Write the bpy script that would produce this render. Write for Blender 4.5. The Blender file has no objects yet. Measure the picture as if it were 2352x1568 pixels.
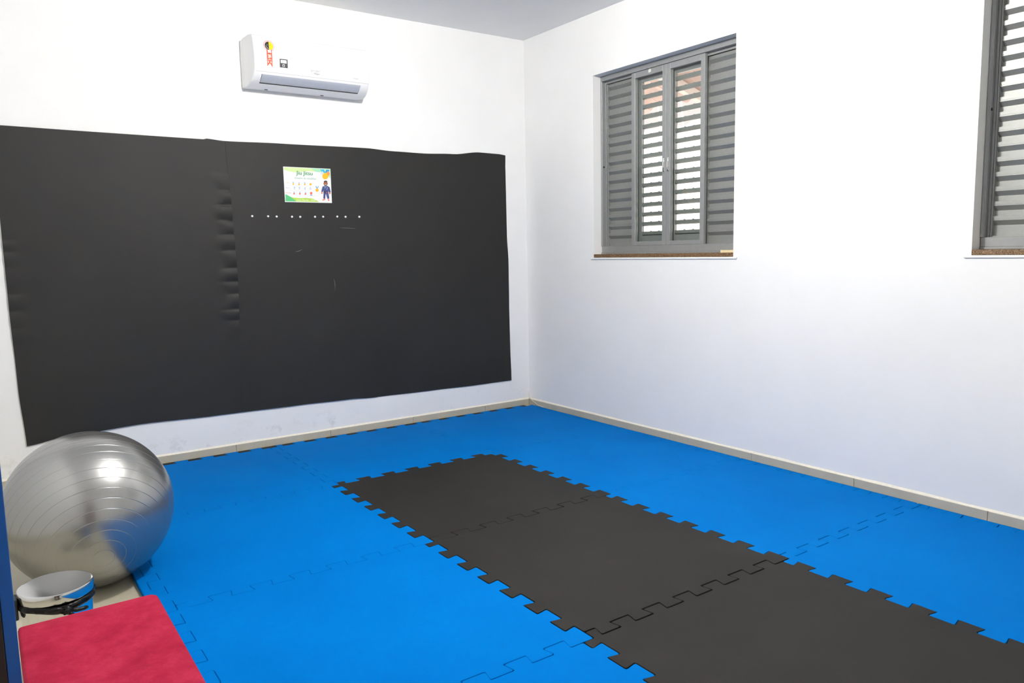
import bpy, bmesh, math, random
from mathutils import Vector, Matrix
from mathutils.geometry import tessellate_polygon

random.seed(7)
S = bpy.context.scene
C = S.collection
PI = math.pi

# ------------------------------------------------------------------ camera
T = 0.02                      # foam mat thickness: mat top is at z = T, floor at 0
cam_d = bpy.data.cameras.new('camera')
cam = bpy.data.objects.new('camera', cam_d)
C.objects.link(cam)
cam_d.sensor_width = 36.0
cam_d.lens = 1748.891 / 2352.0 * 36.0
cam_d.clip_start = 0.05
cam.location = (-0.455595, -3.716648, 1.194534 + T)
cam.rotation_euler = (1.4529065, 0.0193361, -0.6152462)
S.camera = cam

# ------------------------------------------------------------------ world, sun, exposure
world = bpy.data.worlds.new('world')
S.world = world
world.use_nodes = True
bg = world.node_tree.nodes['Background']
bg.inputs['Color'].default_value = (0.80, 0.90, 1.0, 1)
bg.inputs['Strength'].default_value = 1.3
sun_d = bpy.data.lights.new('sun', 'SUN')
sun_d.energy = 13.0
sun_d.angle = 0.01
sun_d.color = (1.0, 0.95, 0.88)
sun = bpy.data.objects.new('sun', sun_d)
C.objects.link(sun)
sun.rotation_euler = Vector((0.55, -0.15, -0.85)).to_track_quat('-Z', 'Y').to_euler()
LAMP_STRENGTH = 1520.0
S.view_settings.view_transform = 'Standard'
S.view_settings.look = 'None'
S.view_settings.gamma = 1.0
S.view_settings.exposure = 0.0
S.view_settings.use_curve_mapping = False

# ------------------------------------------------------------------ room numbers
XW = 3.0464                   # inner face of the window wall
YW = 1.0390                   # inner face of the wall with the black panels
XL = -1.05                    # side wall out of view
YB = -4.70                    # wall behind the camera
ZC = 2.752 + T                # ceiling
WT = 0.16                     # wall thickness

# ------------------------------------------------------------------ helpers
def srgb(r, g, b):
    f = lambda c: c / 12.92 if c <= 0.04045 else ((c + 0.055) / 1.055) ** 2.4
    return (f(r / 255), f(g / 255), f(b / 255), 1)


def tag(o, label=None, cat=None, group=None, kind=None):
    if label: o['label'] = label
    if cat: o['category'] = cat
    if group: o['group'] = group
    if kind: o['kind'] = kind
    return o


def world_loc(o):
    v = Vector((0, 0, 0))
    while o is not None:
        v += o.location
        o = o.parent
    return v


def empty(name, loc=(0, 0, 0)):
    o = bpy.data.objects.new(name, None)
    o.empty_display_size = 0.1
    C.objects.link(o)
    o.location = loc
    return o


def obj(name, bm, mat, parent=None, smooth=False, origin=None, auto=None):
    """link a bmesh holding WORLD coordinates as one object"""
    off = Vector(origin) if origin is not None else (world_loc(parent) if parent else Vector((0, 0, 0)))
    bmesh.ops.translate(bm, verts=bm.verts, vec=-off)
    bmesh.ops.recalc_face_normals(bm, faces=bm.faces)
    me = bpy.data.meshes.new(name)
    bm.to_mesh(me)
    bm.free()
    me.materials.append(mat)
    if smooth:
        for p in me.polygons:
            p.use_smooth = True
        if auto is not None:
            try:
                me.set_sharp_from_angle(angle=auto)
            except Exception:
                pass
    o = bpy.data.objects.new(name, me)
    C.objects.link(o)
    if parent:
        o.parent = parent
        o.location = off - world_loc(parent)
    else:
        o.location = off
    return o


def link_copy(src, parent, delta):
    c = src.copy()
    C.objects.link(c)
    c.parent = parent
    c.location = src.location + Vector(delta)
    return c


def add_box(bm, lo, hi, bevel=0.0, seg=1):
    vs = [bm.verts.new((x, y, z)) for x in (lo[0], hi[0]) for y in (lo[1], hi[1]) for z in (lo[2], hi[2])]
    idx = [(0, 1, 3, 2), (4, 6, 7, 5), (0, 4, 5, 1), (2, 3, 7, 6), (0, 2, 6, 4), (1, 5, 7, 3)]
    fs = [bm.faces.new([vs[i] for i in f]) for f in idx]
    if bevel > 0:
        es = list({e for f in fs for e in f.edges})
        bmesh.ops.bevel(bm, geom=es, offset=bevel, segments=seg, affect='EDGES', profile=0.5)
    return bm


def box(lo, hi, bevel=0.0, seg=1):
    return add_box(bmesh.new(), lo, hi, bevel, seg)


def add_prism(bm, pts, fn, a, b):
    """extrude polygon pts (2-D) between a and b; fn(p, q, t) -> xyz"""
    va = [bm.verts.new(fn(p[0], p[1], a)) for p in pts]
    vb = [bm.verts.new(fn(p[0], p[1], b)) for p in pts]
    n = len(pts)
    for i in range(n):
        bm.faces.new((va[i], va[(i + 1) % n], vb[(i + 1) % n], vb[i]))
    bm.faces.new(va)
    bm.faces.new(vb[::-1])
    return bm


def prism(pts, fn, a, b):
    return add_prism(bmesh.new(), pts, fn, a, b)


def round_poly(pts, r, seg=2):
    out = []
    n = len(pts)
    for i in range(n):
        p0, p1, p2 = Vector(pts[i - 1]), Vector(pts[i]), Vector(pts[(i + 1) % n])
        d0, d1 = p0 - p1, p2 - p1
        k = min(r, d0.length * 0.4, d1.length * 0.4)
        a, b = p1 + d0.normalized() * k, p1 + d1.normalized() * k
        for s in range(seg + 1):
            t = s / seg
            q = a * (1 - t) ** 2 + p1 * 2 * t * (1 - t) + b * t ** 2
            out.append((q.x, q.y))
    return out


def add_lathe(bm, prof, n=48, cx=0, cy=0):
    """prof: list of (r, z); closes to the axis where r == 0"""
    rings = []
    for r, z in prof:
        if r < 1e-6:
            rings.append([bm.verts.new((cx, cy, z))])
        else:
            rings.append([bm.verts.new((cx + r * math.cos(2 * PI * i / n), cy + r * math.sin(2 * PI * i / n), z)) for i in range(n)])
    for a, b in zip(rings[:-1], rings[1:]):
        if len(a) == 1 and len(b) == 1:
            continue
        for i in range(n):
            j = (i + 1) % n
            if len(a) == 1:
                bm.faces.new((a[0], b[i], b[j]))
            elif len(b) == 1:
                bm.faces.new((a[i], b[0], a[j]))
            else:
                bm.faces.new((a[i], b[i], b[j], a[j]))
    return bm


def add_tube(bm, pts, radii, n=8, cap=True):
    pts = [Vector(p) for p in pts]
    if not isinstance(radii, (list, tuple)):
        radii = [radii] * len(pts)
    rings = []
    up = Vector((0, 0, 1))
    for i, p in enumerate(pts):
        d = (pts[min(i + 1, len(pts) - 1)] - pts[max(i - 1, 0)]).normalized()
        a = d.cross(up)
        if a.length < 1e-3:
            a = d.cross(Vector((1, 0, 0)))
        a.normalize()
        b = d.cross(a).normalized()
        rings.append([bm.verts.new(p + radii[i] * (a * math.cos(2 * PI * k / n) + b * math.sin(2 * PI * k / n))) for k in range(n)])
    for A, B in zip(rings[:-1], rings[1:]):
        for k in range(n):
            bm.faces.new((A[k], A[(k + 1) % n], B[(k + 1) % n], B[k]))
    if cap:
        bm.faces.new(rings[0])
        bm.faces.new(rings[-1][::-1])
    return bm


# ------------------------------------------------------------------ materials
class NT:
    def __init__(self, name):
        self.m = bpy.data.materials.new(name)
        self.m.use_nodes = True
        self.t = self.m.node_tree
        self.b = self.t.nodes['Principled BSDF']
        self._co = None

    def n(self, kind, **kw):
        nd = self.t.nodes.new(kind)
        for k, v in kw.items():
            setattr(nd, k, v)
        return nd

    def l(self, a, b):
        self.t.links.new(a, b)

    def co(self, which='Object'):
        if self._co is None:
            self._co = self.n('ShaderNodeTexCoord')
        return self._co.outputs[which]

    def geo(self):
        return self.n('ShaderNodeNewGeometry').outputs['Position']

    def noise(self, scale, detail=4, rough=0.55, co=None):
        nd = self.n('ShaderNodeTexNoise')
        nd.inputs['Scale'].default_value = scale
        nd.inputs['Detail'].default_value = detail
        nd.inputs['Roughness'].default_value = rough
        self.l(co if co is not None else self.co(), nd.inputs['Vector'])
        return nd.outputs['Fac']

    def ramp(self, fac, stops):
        nd = self.n('ShaderNodeValToRGB')
        e = nd.color_ramp.elements
        e[0].position, e[0].color = stops[0]
        e[1].position, e[1].color = stops[-1]
        for p, c in stops[1:-1]:
            x = e.new(p)
            x.color = c
        self.l(fac, nd.inputs['Fac'])
        return nd.outputs['Color']

    def mix(self, fac, a, b, mode='MIX'):
        nd = self.n('ShaderNodeMix', data_type='RGBA', blend_type=mode)
        for s, v in ((nd.inputs[0], fac), (nd.inputs[6], a), (nd.inputs[7], b)):
            if hasattr(v, 'is_linked'):
                self.l(v, s)
            else:
                s.default_value = v
        return nd.outputs[2]

    def math(self, op, a, b=None, c=None):
        nd = self.n('ShaderNodeMath', operation=op)
        for s, v in zip(nd.inputs, (a, b, c)):
            if v is None:
                continue
            if hasattr(v, 'is_linked'):
                self.l(v, s)
            else:
                s.default_value = v
        return nd.outputs[0]

    def bump(self, h, strength=0.2, dist=0.001):
        nd = self.n('ShaderNodeBump')
        nd.inputs['Strength'].default_value = strength
        nd.inputs['Distance'].default_value = dist
        self.l(h, nd.inputs['Height'])
        self.l(nd.outputs['Normal'], self.b.inputs['Normal'])

    def base(self, c):
        if hasattr(c, 'is_linked'):
            self.l(c, self.b.inputs['Base Color'])
        else:
            self.b.inputs['Base Color'].default_value = c

    def set(self, **kw):
        for k, v in kw.items():
            self.b.inputs[k.replace('_', ' ')].default_value = v


def plain(name, col, rough=0.5, metal=0.0, spec=0.5, var=0.06, scale=30.0):
    n = NT(name)
    f = n.noise(scale, 3)
    lo = tuple(c * (1 - var) for c in col[:3]) + (1,)
    hi = tuple(min(1, c * (1 + var)) for c in col[:3]) + (1,)
    n.base(n.ramp(f, [(0.3, lo), (0.7, hi)]))
    n.set(Roughness=rough, Metallic=metal)
    n.b.inputs['Specular IOR Level'].default_value = spec
    return n.m


def mat_wall(name, smudge=False):
    n = NT(name)
    p = n.geo()
    f = n.noise(2.2, 5, 0.6, p)
    col = n.ramp(f, [(0.3, (0.85, 0.85, 0.84, 1)), (0.7, (0.885, 0.885, 0.88, 1))])
    if smudge:      # scuffs left by feet low on the wall
        sp = n.n('ShaderNodeSeparateXYZ'); n.l(p, sp.inputs[0])
        band = n.n('ShaderNodeMapRange'); n.l(sp.outputs['Z'], band.inputs['Value'])
        band.inputs['From Min'].default_value = 0.22; band.inputs['From Max'].default_value = 0.09
        d = n.noise(9.0, 6, 0.7, p)
        m = n.n('ShaderNodeMapRange'); n.l(d, m.inputs['Value'])
        m.inputs['From Min'].default_value = 0.56; m.inputs['From Max'].default_value = 0.72
        k = n.math('MULTIPLY', band.outputs[0], m.outputs[0])
        col = n.mix(n.math('MULTIPLY', k, 0.55), col, (0.50, 0.49, 0.47, 1))
    n.base(col)
    n.set(Roughness=0.75)
    n.b.inputs['Specular IOR Level'].default_value = 0.25
    g = n.noise(5.0, 6, 0.6, p)
    n.bump(g, 0.25, 0.004)
    return n.m


def mat_foam(name, dark, light, stain, rough=0.62, spec=0.35, weave=420.0, amount=0.35):
    n = NT(name)
    p = n.geo()
    f = n.noise(1.6, 5, 0.6, p)
    col = n.ramp(f, [(0.32, dark), (0.68, light)])
    f2 = n.noise(6.5, 6, 0.65, p)
    m = n.n('ShaderNodeMapRange'); n.l(f2, m.inputs['Value'])
    m.inputs['From Min'].default_value = 0.55; m.inputs['From Max'].default_value = 0.78
    col = n.mix(n.math('MULTIPLY', m.outputs[0], amount), col, stain)
    n.base(col)
    n.set(Roughness=rough)
    n.b.inputs['Specular IOR Level'].default_value = spec
    w1 = n.n('ShaderNodeTexWave', wave_type='BANDS', bands_direction='DIAGONAL')
    w1.inputs['Scale'].default_value = weave / 3
    w1.inputs['Distortion'].default_value = 0.6
    w1.inputs['Detail'].default_value = 1
    n.l(p, w1.inputs['Vector'])
    vo = n.n('ShaderNodeTexVoronoi'); vo.inputs['Scale'].default_value = weave * 0.55
    n.l(p, vo.inputs['Vector'])
    h = n.math('ADD', w1.outputs['Fac'], vo.outputs['Distance'])
    n.bump(h, 0.25, 0.0005)
    return n.m


M = {}
M['wall'] = mat_wall('white_wall_paint')
M['wall_s'] = mat_wall('white_wall_paint_scuffed', True)
M['ceiling'] = plain('ceiling_paint', (0.88, 0.875, 0.86, 1), 0.8, spec=0.2, var=0.02, scale=3)
M['blue'] = mat_foam('blue_foam', (0.0, 0.138, 0.47, 1), (0.0, 0.160, 0.52, 1), (0.0, 0.125, 0.42, 1), spec=0.015)
M['black'] = mat_foam('black_foam', (0.0165, 0.0155, 0.0145, 1), (0.0215, 0.0205, 0.019, 1), (0.030, 0.027, 0.023, 1), spec=0.14, amount=0.5)
M['wallfoam'] = mat_foam('black_wall_foam', (0.0085, 0.0081, 0.0077, 1), (0.0115, 0.011, 0.0102, 1), (0.0155, 0.014, 0.0122, 1), rough=0.6, spec=0.42, weave=380, amount=0.3)
M['tile'] = plain('beige_ceramic', srgb(188, 182, 160), 0.35, var=0.05, scale=8)
M['skirt'] = plain('beige_skirting', srgb(188, 182, 164), 0.4, var=0.05, scale=12)
M['grout'] = plain('grout', srgb(236, 230, 214), 0.8, var=0.05, scale=60)
M['joint'] = plain('dark_grout', srgb(120, 112, 98), 0.9, var=0.1, scale=60)
M['alu'] = plain('grey_aluminium', srgb(150, 152, 152), 0.42, metal=0.3, spec=0.5, var=0.04, scale=40)
M['alu2'] = plain('grey_slat_aluminium', srgb(152, 154, 151), 0.48, metal=0.55, spec=0.5, var=0.04, scale=40)
M['chrome'] = plain('chrome', (0.80, 0.80, 0.80, 1), 0.07, metal=1.0, var=0.01)
M['chrome_satin'] = plain('polished_steel_lid', (0.66, 0.66, 0.66, 1), 0.12, metal=1.0, var=0.02)
M['blackpl'] = plain('black_plastic', (0.012, 0.012, 0.013, 1), 0.4, var=0.1)
M['white'] = plain('white_plastic', (0.86, 0.86, 0.86, 1), 0.28, var=0.01)
M['whiteside'] = plain('white_plastic_shell', (0.78, 0.78, 0.77, 1), 0.4, var=0.01)
M['greyflap'] = plain('silver_flap', srgb(196, 199, 206), 0.35, metal=0.2, var=0.02)
M['wood'] = plain('brown_door_wood', srgb(110, 66, 36), 0.45, var=0.25, scale=6)
M['paper'] = plain('white_paper', (0.84, 0.84, 0.84, 1), 0.35, var=0.01)
M['pin'] = plain('white_pin', (0.85, 0.85, 0.86, 1), 0.4, var=0.01)
M['cream'] = plain('cream_wood', srgb(232, 216, 176), 0.6, var=0.05)
M['steel'] = plain('painted_steel', srgb(40, 41, 44), 0.4, metal=0.3, var=0.05)
M['postblue'] = plain('blue_enamel', srgb(4, 84, 165), 0.3, var=0.04)
M['cable'] = plain('cable_sheath', srgb(226, 220, 200), 0.5, var=0.03)
M['outwall'] = plain('outside_plaster', (0.86, 0.80, 0.76, 1), 0.9, var=0.04, scale=5)
M['roofclay'] = plain('clay_roof', srgb(226, 198, 190), 0.9, var=0.15, scale=7)
M['outground'] = plain('concrete_yard', (0.55, 0.53, 0.50, 1), 0.9, var=0.08, scale=4)

# red upholstery, worn
n = NT('red_suede')
f = n.noise(14, 8, 0.75)
col = n.ramp(f, [(0.28, srgb(138, 18, 46)), (0.5, srgb(156, 30, 58)), (0.72, srgb(176, 46, 74))])
f2 = n.noise(26, 6, 0.7)
mr = n.n('ShaderNodeMapRange'); n.l(f2, mr.inputs['Value'])
mr.inputs['From Min'].default_value = 0.60; mr.inputs['From Max'].default_value = 0.78
col = n.mix(n.math('MULTIPLY', mr.outputs[0], 0.45), col, srgb(100, 36, 40))
n.base(col); n.set(Roughness=0.85); n.bump(n.noise(500, 2), 0.4, 0.0008)
n.b.inputs['Specular IOR Level'].default_value = 0.1
M['red'] = n.m

# granite sill
n = NT('brown_granite')
vo = n.n('ShaderNodeTexVoronoi'); vo.inputs['Scale'].default_value = 480
n.l(n.co(), vo.inputs['Vector'])
sp = n.n('ShaderNodeSeparateColor'); n.l(vo.outputs['Color'], sp.inputs[0])
n.base(n.ramp(sp.outputs[0], [(0.0, srgb(40, 32, 26)), (0.3, srgb(98, 72, 50)), (0.7, srgb(134, 104, 74)), (1.0, srgb(170, 146, 118))]))
n.set(Roughness=0.25)
M['granite'] = n.m

# silver ball
n = NT('silver_vinyl')
n.base((0.37, 0.37, 0.362, 1)); n.set(Roughness=0.27, Metallic=0.88)
n.bump(n.noise(160, 3), 0.05, 0.001)
M['ball'] = n.m

# bin liner
n = NT('black_bin_liner')
n.base((0.004, 0.004, 0.004, 1)); n.set(Roughness=0.3); n.b.inputs['Specular IOR Level'].default_value = 0.2
n.bump(n.noise(140, 3, 0.6), 0.6, 0.003)
M['liner'] = n.m

# thin window glass: mostly clear with a fresnel reflection
n = NT('window_glass')
tr = n.n('ShaderNodeBsdfTransparent'); tr.inputs['Color'].default_value = (0.93, 0.95, 0.94, 1)
gl = n.n('ShaderNodeBsdfGlossy'); gl.inputs['Roughness'].default_value = 0.02
fr = n.n('ShaderNodeFresnel'); fr.inputs['IOR'].default_value = 1.5
gb = n.n('ShaderNodeNewGeometry')
fk = n.math('MULTIPLY', fr.outputs[0], n.math('SUBTRACT', 1.0, gb.outputs['Backfacing']))
mx = n.n('ShaderNodeMixShader')
n.l(fk, mx.inputs[0]); n.l(tr.outputs[0], mx.inputs[1]); n.l(gl.outputs[0], mx.inputs[2])
n.l(mx.outputs[0], n.t.nodes['Material Output'].inputs['Surface'])
M['glass'] = n.m

# lamp diffuser
n = NT('lamp_diffuser')
n.base((0.9, 0.9, 0.9, 1))
n.b.inputs['Emission Color'].default_value = (1.0, 0.972, 0.93, 1)
n.b.inputs['Emission Strength'].default_value = LAMP_STRENGTH
M['lamp'] = n.m

_flat = {}
def flat(r, g, b, rough=0.4):
    k = (r, g, b)
    if k not in _flat:
        _flat[k] = plain('print_%d_%d_%d' % k, srgb(r, g, b), rough, var=0.01)
    return _flat[k]

# ------------------------------------------------------------------ room shell
WIN = [(0.262, -0.915), (-2.171, -3.348)]         # window openings along y (far edge, near edge)
WZ0, WZ1 = 1.140 + T, 2.350 + T

floor_o = tag(obj('floor', box((XL - WT, YB - WT, -0.10), (XW + WT, YW + WT, -0.004)), M['joint']), kind='structure',
              label='beige ceramic tiled floor showing beside the bin')
PT = 0.613
tile_src = None
i0, i1 = math.floor((XL - 0.786) / PT), math.ceil((XW - 0.786) / PT)
j0, j1 = math.floor((YB - 0.771) / PT), math.ceil((YW - 0.771) / PT)
shared = {}
for i in range(i0, i1):
    for j in range(j0, j1):
        a0, a1 = max(XL, 0.786 + i * PT + 0.001), min(XW, 0.786 + (i + 1) * PT - 0.001)
        b0, b1 = max(YB, 0.771 + j * PT + 0.001), min(YW, 0.771 + (j + 1) * PT - 0.001)
        if a1 - a0 < 0.02 or b1 - b0 < 0.02:
            continue
        k = (round(a1 - a0, 4), round(b1 - b0, 4))
        if k not in shared:
            o = obj('tile', box((a0, b0, -0.006), (a1, b1, 0.0), 0.001), M['tile'], floor_o, origin=(a0, b0, 0))
            shared[k] = o
        else:
            o = shared[k].copy(); C.objects.link(o); o.parent = floor_o
            o.location = (a0, b0, 0)

tag(obj('ceiling', box((XL - WT, YB - WT, ZC), (XW + WT, YW + WT, ZC + 0.15)), M['ceiling']), kind='structure', label='plain white painted ceiling')
tag(obj('wall_back', box((XL - WT, YW, -0.1), (XW + WT, YW + WT, ZC)), M['wall_s']), kind='structure', label='white wall with black foam panels and air conditioner')
tag(obj('wall_left', box((XL - WT, YB - WT, -0.1), (XL, YW, ZC)), M['wall']), kind='structure', label='white side wall')

# window wall: boxes round the two openings, one shell
bm = bmesh.new()
ys = [YB - WT, WIN[1][1], WIN[1][0], WIN[0][1], WIN[0][0], YW]
zs = [-0.1, WZ0, WZ1, ZC]
x0, x1 = XW, XW + WT
def wv(x, y, z):
    return bm.verts.new((x, y, z))
for a in range(5):
    for b in range(3):
        if b == 1 and a in (1, 3):
            continue
        for x in (x0, x1):
            bm.faces.new((wv(x, ys[a], zs[b]), wv(x, ys[a + 1], zs[b]), wv(x, ys[a + 1], zs[b + 1]), wv(x, ys[a], zs[b + 1])))
for (yh, yl) in WIN:
    for (p, q) in (((yl, WZ0), (yh, WZ0)), ((yh, WZ0), (yh, WZ1)), ((yh, WZ1), (yl, WZ1)), ((yl, WZ1), (yl, WZ0))):
        bm.faces.new((wv(x0, *p), wv(x0, *q), wv(x1, *q), wv(x1, *p)))
for (p, q) in (((ys[0], zs[0]), (ys[-1], zs[0])), ((ys[-1], zs[0]), (ys[-1], zs[-1])), ((ys[-1], zs[-1]), (ys[0], zs[-1])), ((ys[0], zs[-1]), (ys[0], zs[0]))):
    bm.faces.new((wv(x0, *p), wv(x0, *q), wv(x1, *q), wv(x1, *p)))
bmesh.ops.remove_doubles(bm, verts=bm.verts, dist=1e-5)
tag(obj('wall_right', bm, M['wall']), kind='structure', label='white wall with two shuttered windows')

# wall behind the camera with a doorway
DX0, DX1, DZ = -0.95, -0.10, 2.12
bm = bmesh.new()
add_box(bm, (XL, YB - WT, -0.1), (DX0, YB, ZC))
add_box(bm, (DX1, YB - WT, -0.1), (XW, YB, ZC))
add_box(bm, (DX0, YB - WT, DZ), (DX1, YB, ZC))
tag(obj('wall_front', bm, M['wall']), kind='structure', label='white wall around the doorway')
door = tag(empty('door_1', (DX0, YB, 0)), kind='structure', label='brown wooden door in its frame')
obj('door_leaf', box((DX0 + 0.045, YB - 0.10, 0.008), (DX1 - 0.045, YB - 0.062, DZ - 0.045), 0.003), M['wood'], door)
bm = bmesh.new()
add_box(bm, (DX0, YB - WT, 0.0), (DX0 + 0.042, YB + 0.012, DZ), 0.003)
add_box(bm, (DX1 - 0.042, YB - WT, 0.0), (DX1, YB + 0.012, DZ), 0.003)
add_box(bm, (DX0 + 0.042, YB - WT, DZ - 0.042), (DX1 - 0.042, YB + 0.012, DZ), 0.003)
obj('door_frame', bm, M['wood'], door)
bm = bmesh.new()
add_tube(bm, [(DX1 - 0.11, YB - 0.062, 1.0), (DX1 - 0.11, YB - 0.01, 1.0), (DX1 - 0.125, YB - 0.004, 1.0), (DX1 - 0.22, YB - 0.004, 1.0)], 0.009, 8)
obj('door_handle', bm, M['chrome'], door, smooth=True)

# ------------------------------------------------------------------ ceramic skirting
BH = 0.041 + T
def skirting(name, axis, const, sgn, a, b, seam0, label):
    root = tag(empty(name, (const, a, 0) if axis == 'y' else (a, const, 0)), kind='structure', label=label)
    cuts = [a] + [seam0 + k * PT for k in range(-20, 20) if a + 0.01 < seam0 + k * PT < b - 0.01] + [b]
    th = 0.009
    for p, q in zip(cuts[:-1], cuts[1:]):
        lo, hi = sorted((const, const + sgn * th))
        if axis == 'y':
            bm = box((lo, p + 0.0008, 0.0), (hi, q - 0.0008, BH), 0.0015)
        else:
            bm = box((p + 0.0008, lo, 0.0), (q - 0.0008, hi, BH), 0.0015)
        obj('tile', bm, M['skirt'], root)
    # mortar bead running along the top
    bm = bmesh.new()
    N = 60
    A, B, Cc = [], [], []
    for i in range(N + 1):
        t = a + (b - a) * i / N
        wob = 0.0015 * math.sin(t * 9.1) + 0.0012 * math.sin(t * 23.7)
        pr = [(0.0, BH + 0.010 + wob), (th * 0.9, BH + 0.0006), (0.0, BH + 0.0005)]
        row = [(const + sgn * u, t, z) if axis == 'y' else (t, const + sgn * u, z) for u, z in pr]
        for L, v in zip((A, B, Cc), row):
            L.append(bm.verts.new(v))
    for i in range(N):
        bm.faces.new((A[i], A[i + 1], B[i + 1], B[i]))
        bm.faces.new((B[i], B[i + 1], Cc[i + 1], Cc[i]))
        bm.faces.new((Cc[i], Cc[i + 1], A[i + 1], A[i]))
    obj('mortar', bm, M['grout'], root)
    return root

skirting('baseboard_back', 'x', YW, -1, XL + 0.012, XW - 0.012, 0.786, 'beige ceramic skirting under the black wall panels')
skirting('baseboard_right', 'y', XW, -1, YB + 0.012, YW, 0.771, 'beige ceramic skirting under the windows')
skirting('baseboard_left', 'y', XL, 1, YB + 0.012, YW, 0.771, 'beige ceramic skirting of the side wall')
skirting('baseboard_front', 'x', YB, 1, DX1 + 0.003, XW - 0.012, 0.786, 'beige ceramic skirting beside the door')

# ------------------------------------------------------------------ ceiling lamp
LX, LY = 1.12, -1.55
lamp = tag(empty('ceiling_lamp', (LX, LY, ZC)), 'bare white bulb in a round ceiling socket', 'lamp')
bm = bmesh.new()
add_lathe(bm, [(0.0, ZC - 0.001), (0.055, ZC - 0.001), (0.058, ZC - 0.006), (0.050, ZC - 0.022), (0.026, ZC - 0.032), (0.024, ZC - 0.062), (0.0, ZC - 0.062)], 32, LX, LY)
obj('socket', bm, M['white'], lamp, smooth=True, auto=0.6)
bm = bmesh.new()
add_lathe(bm, [(0, ZC - 0.0625), (0.018, ZC - 0.0625), (0.022, ZC - 0.085), (0.036, ZC - 0.110), (0.047, ZC - 0.140), (0.049, ZC - 0.160), (0.043, ZC - 0.182), (0.026, ZC - 0.198), (0, ZC - 0.205)], 32, LX, LY)
obj('bulb', bm, M['lamp'], lamp, smooth=True)

# ------------------------------------------------------------------ windows
SLAT_P = 0.06206
def slat_closed(y0, y1, x, z):
    """corrugated shutter slat: lip, underside, recessed face. (x, z): lip bottom front"""
    th = 0.0014
    pr = [(0.0165, 0.0205), (0.0, 0.0190), (0.0, 0.0060), (0.0007, 0.0055), (0.0007, 0.0), (0.0165, -0.0205), (0.0165, -0.0420),
          (0.0165 + th, -0.0420), (0.0165 + th, -0.0198), (th + 0.0007, 0.0006), (th, 0.0178), (0.0165, 0.0192)]
    return prism(pr, lambda p, q, t: (x + p, t, z + q), y0, y1)

def slat_open(y0, y1, x, z):
    th = 0.0014
    pr = [(0.0165, 0.0200), (0.0, 0.0195), (0.0, 0.0), (0.0120, -0.0070), (0.0120 + th, -0.0064), (th, 0.0006), (th, 0.0183), (0.0165, 0.0188)]
    bm = prism(pr, lambda p, q, t: (x + p, t, z + q), y0, y1)
    w = y1 - y0
    for k in (0.36, 0.68):                     # small vent tabs on the blade edge
        yc = y0 + w * k
        add_prism(bm, [(-0.008, 0), (0.008, 0), (0.004, 0.0045), (-0.004, 0.0045)], lambda p, q, t: (t, yc + p, z + 0.0199 + q), x + 0.010, x + 0.0115)
    return bm

_slats = {}
def fill_slats(panel, key, y0, y1, x, ztop, n, fn):
    """n slats; the meshes are shared by key"""
    for k in range(n):
        z = ztop - k * SLAT_P
        if key not in _slats:
            o = obj('slat', fn(y0, y1, x, z), M['alu2'], panel, origin=(x, y0, z))
            _slats[key] = o
        else:
            o = _slats[key].copy(); C.objects.link(o); o.parent = panel
            o.location = Vector((x, y0, z)) - world_loc(panel)

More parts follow.
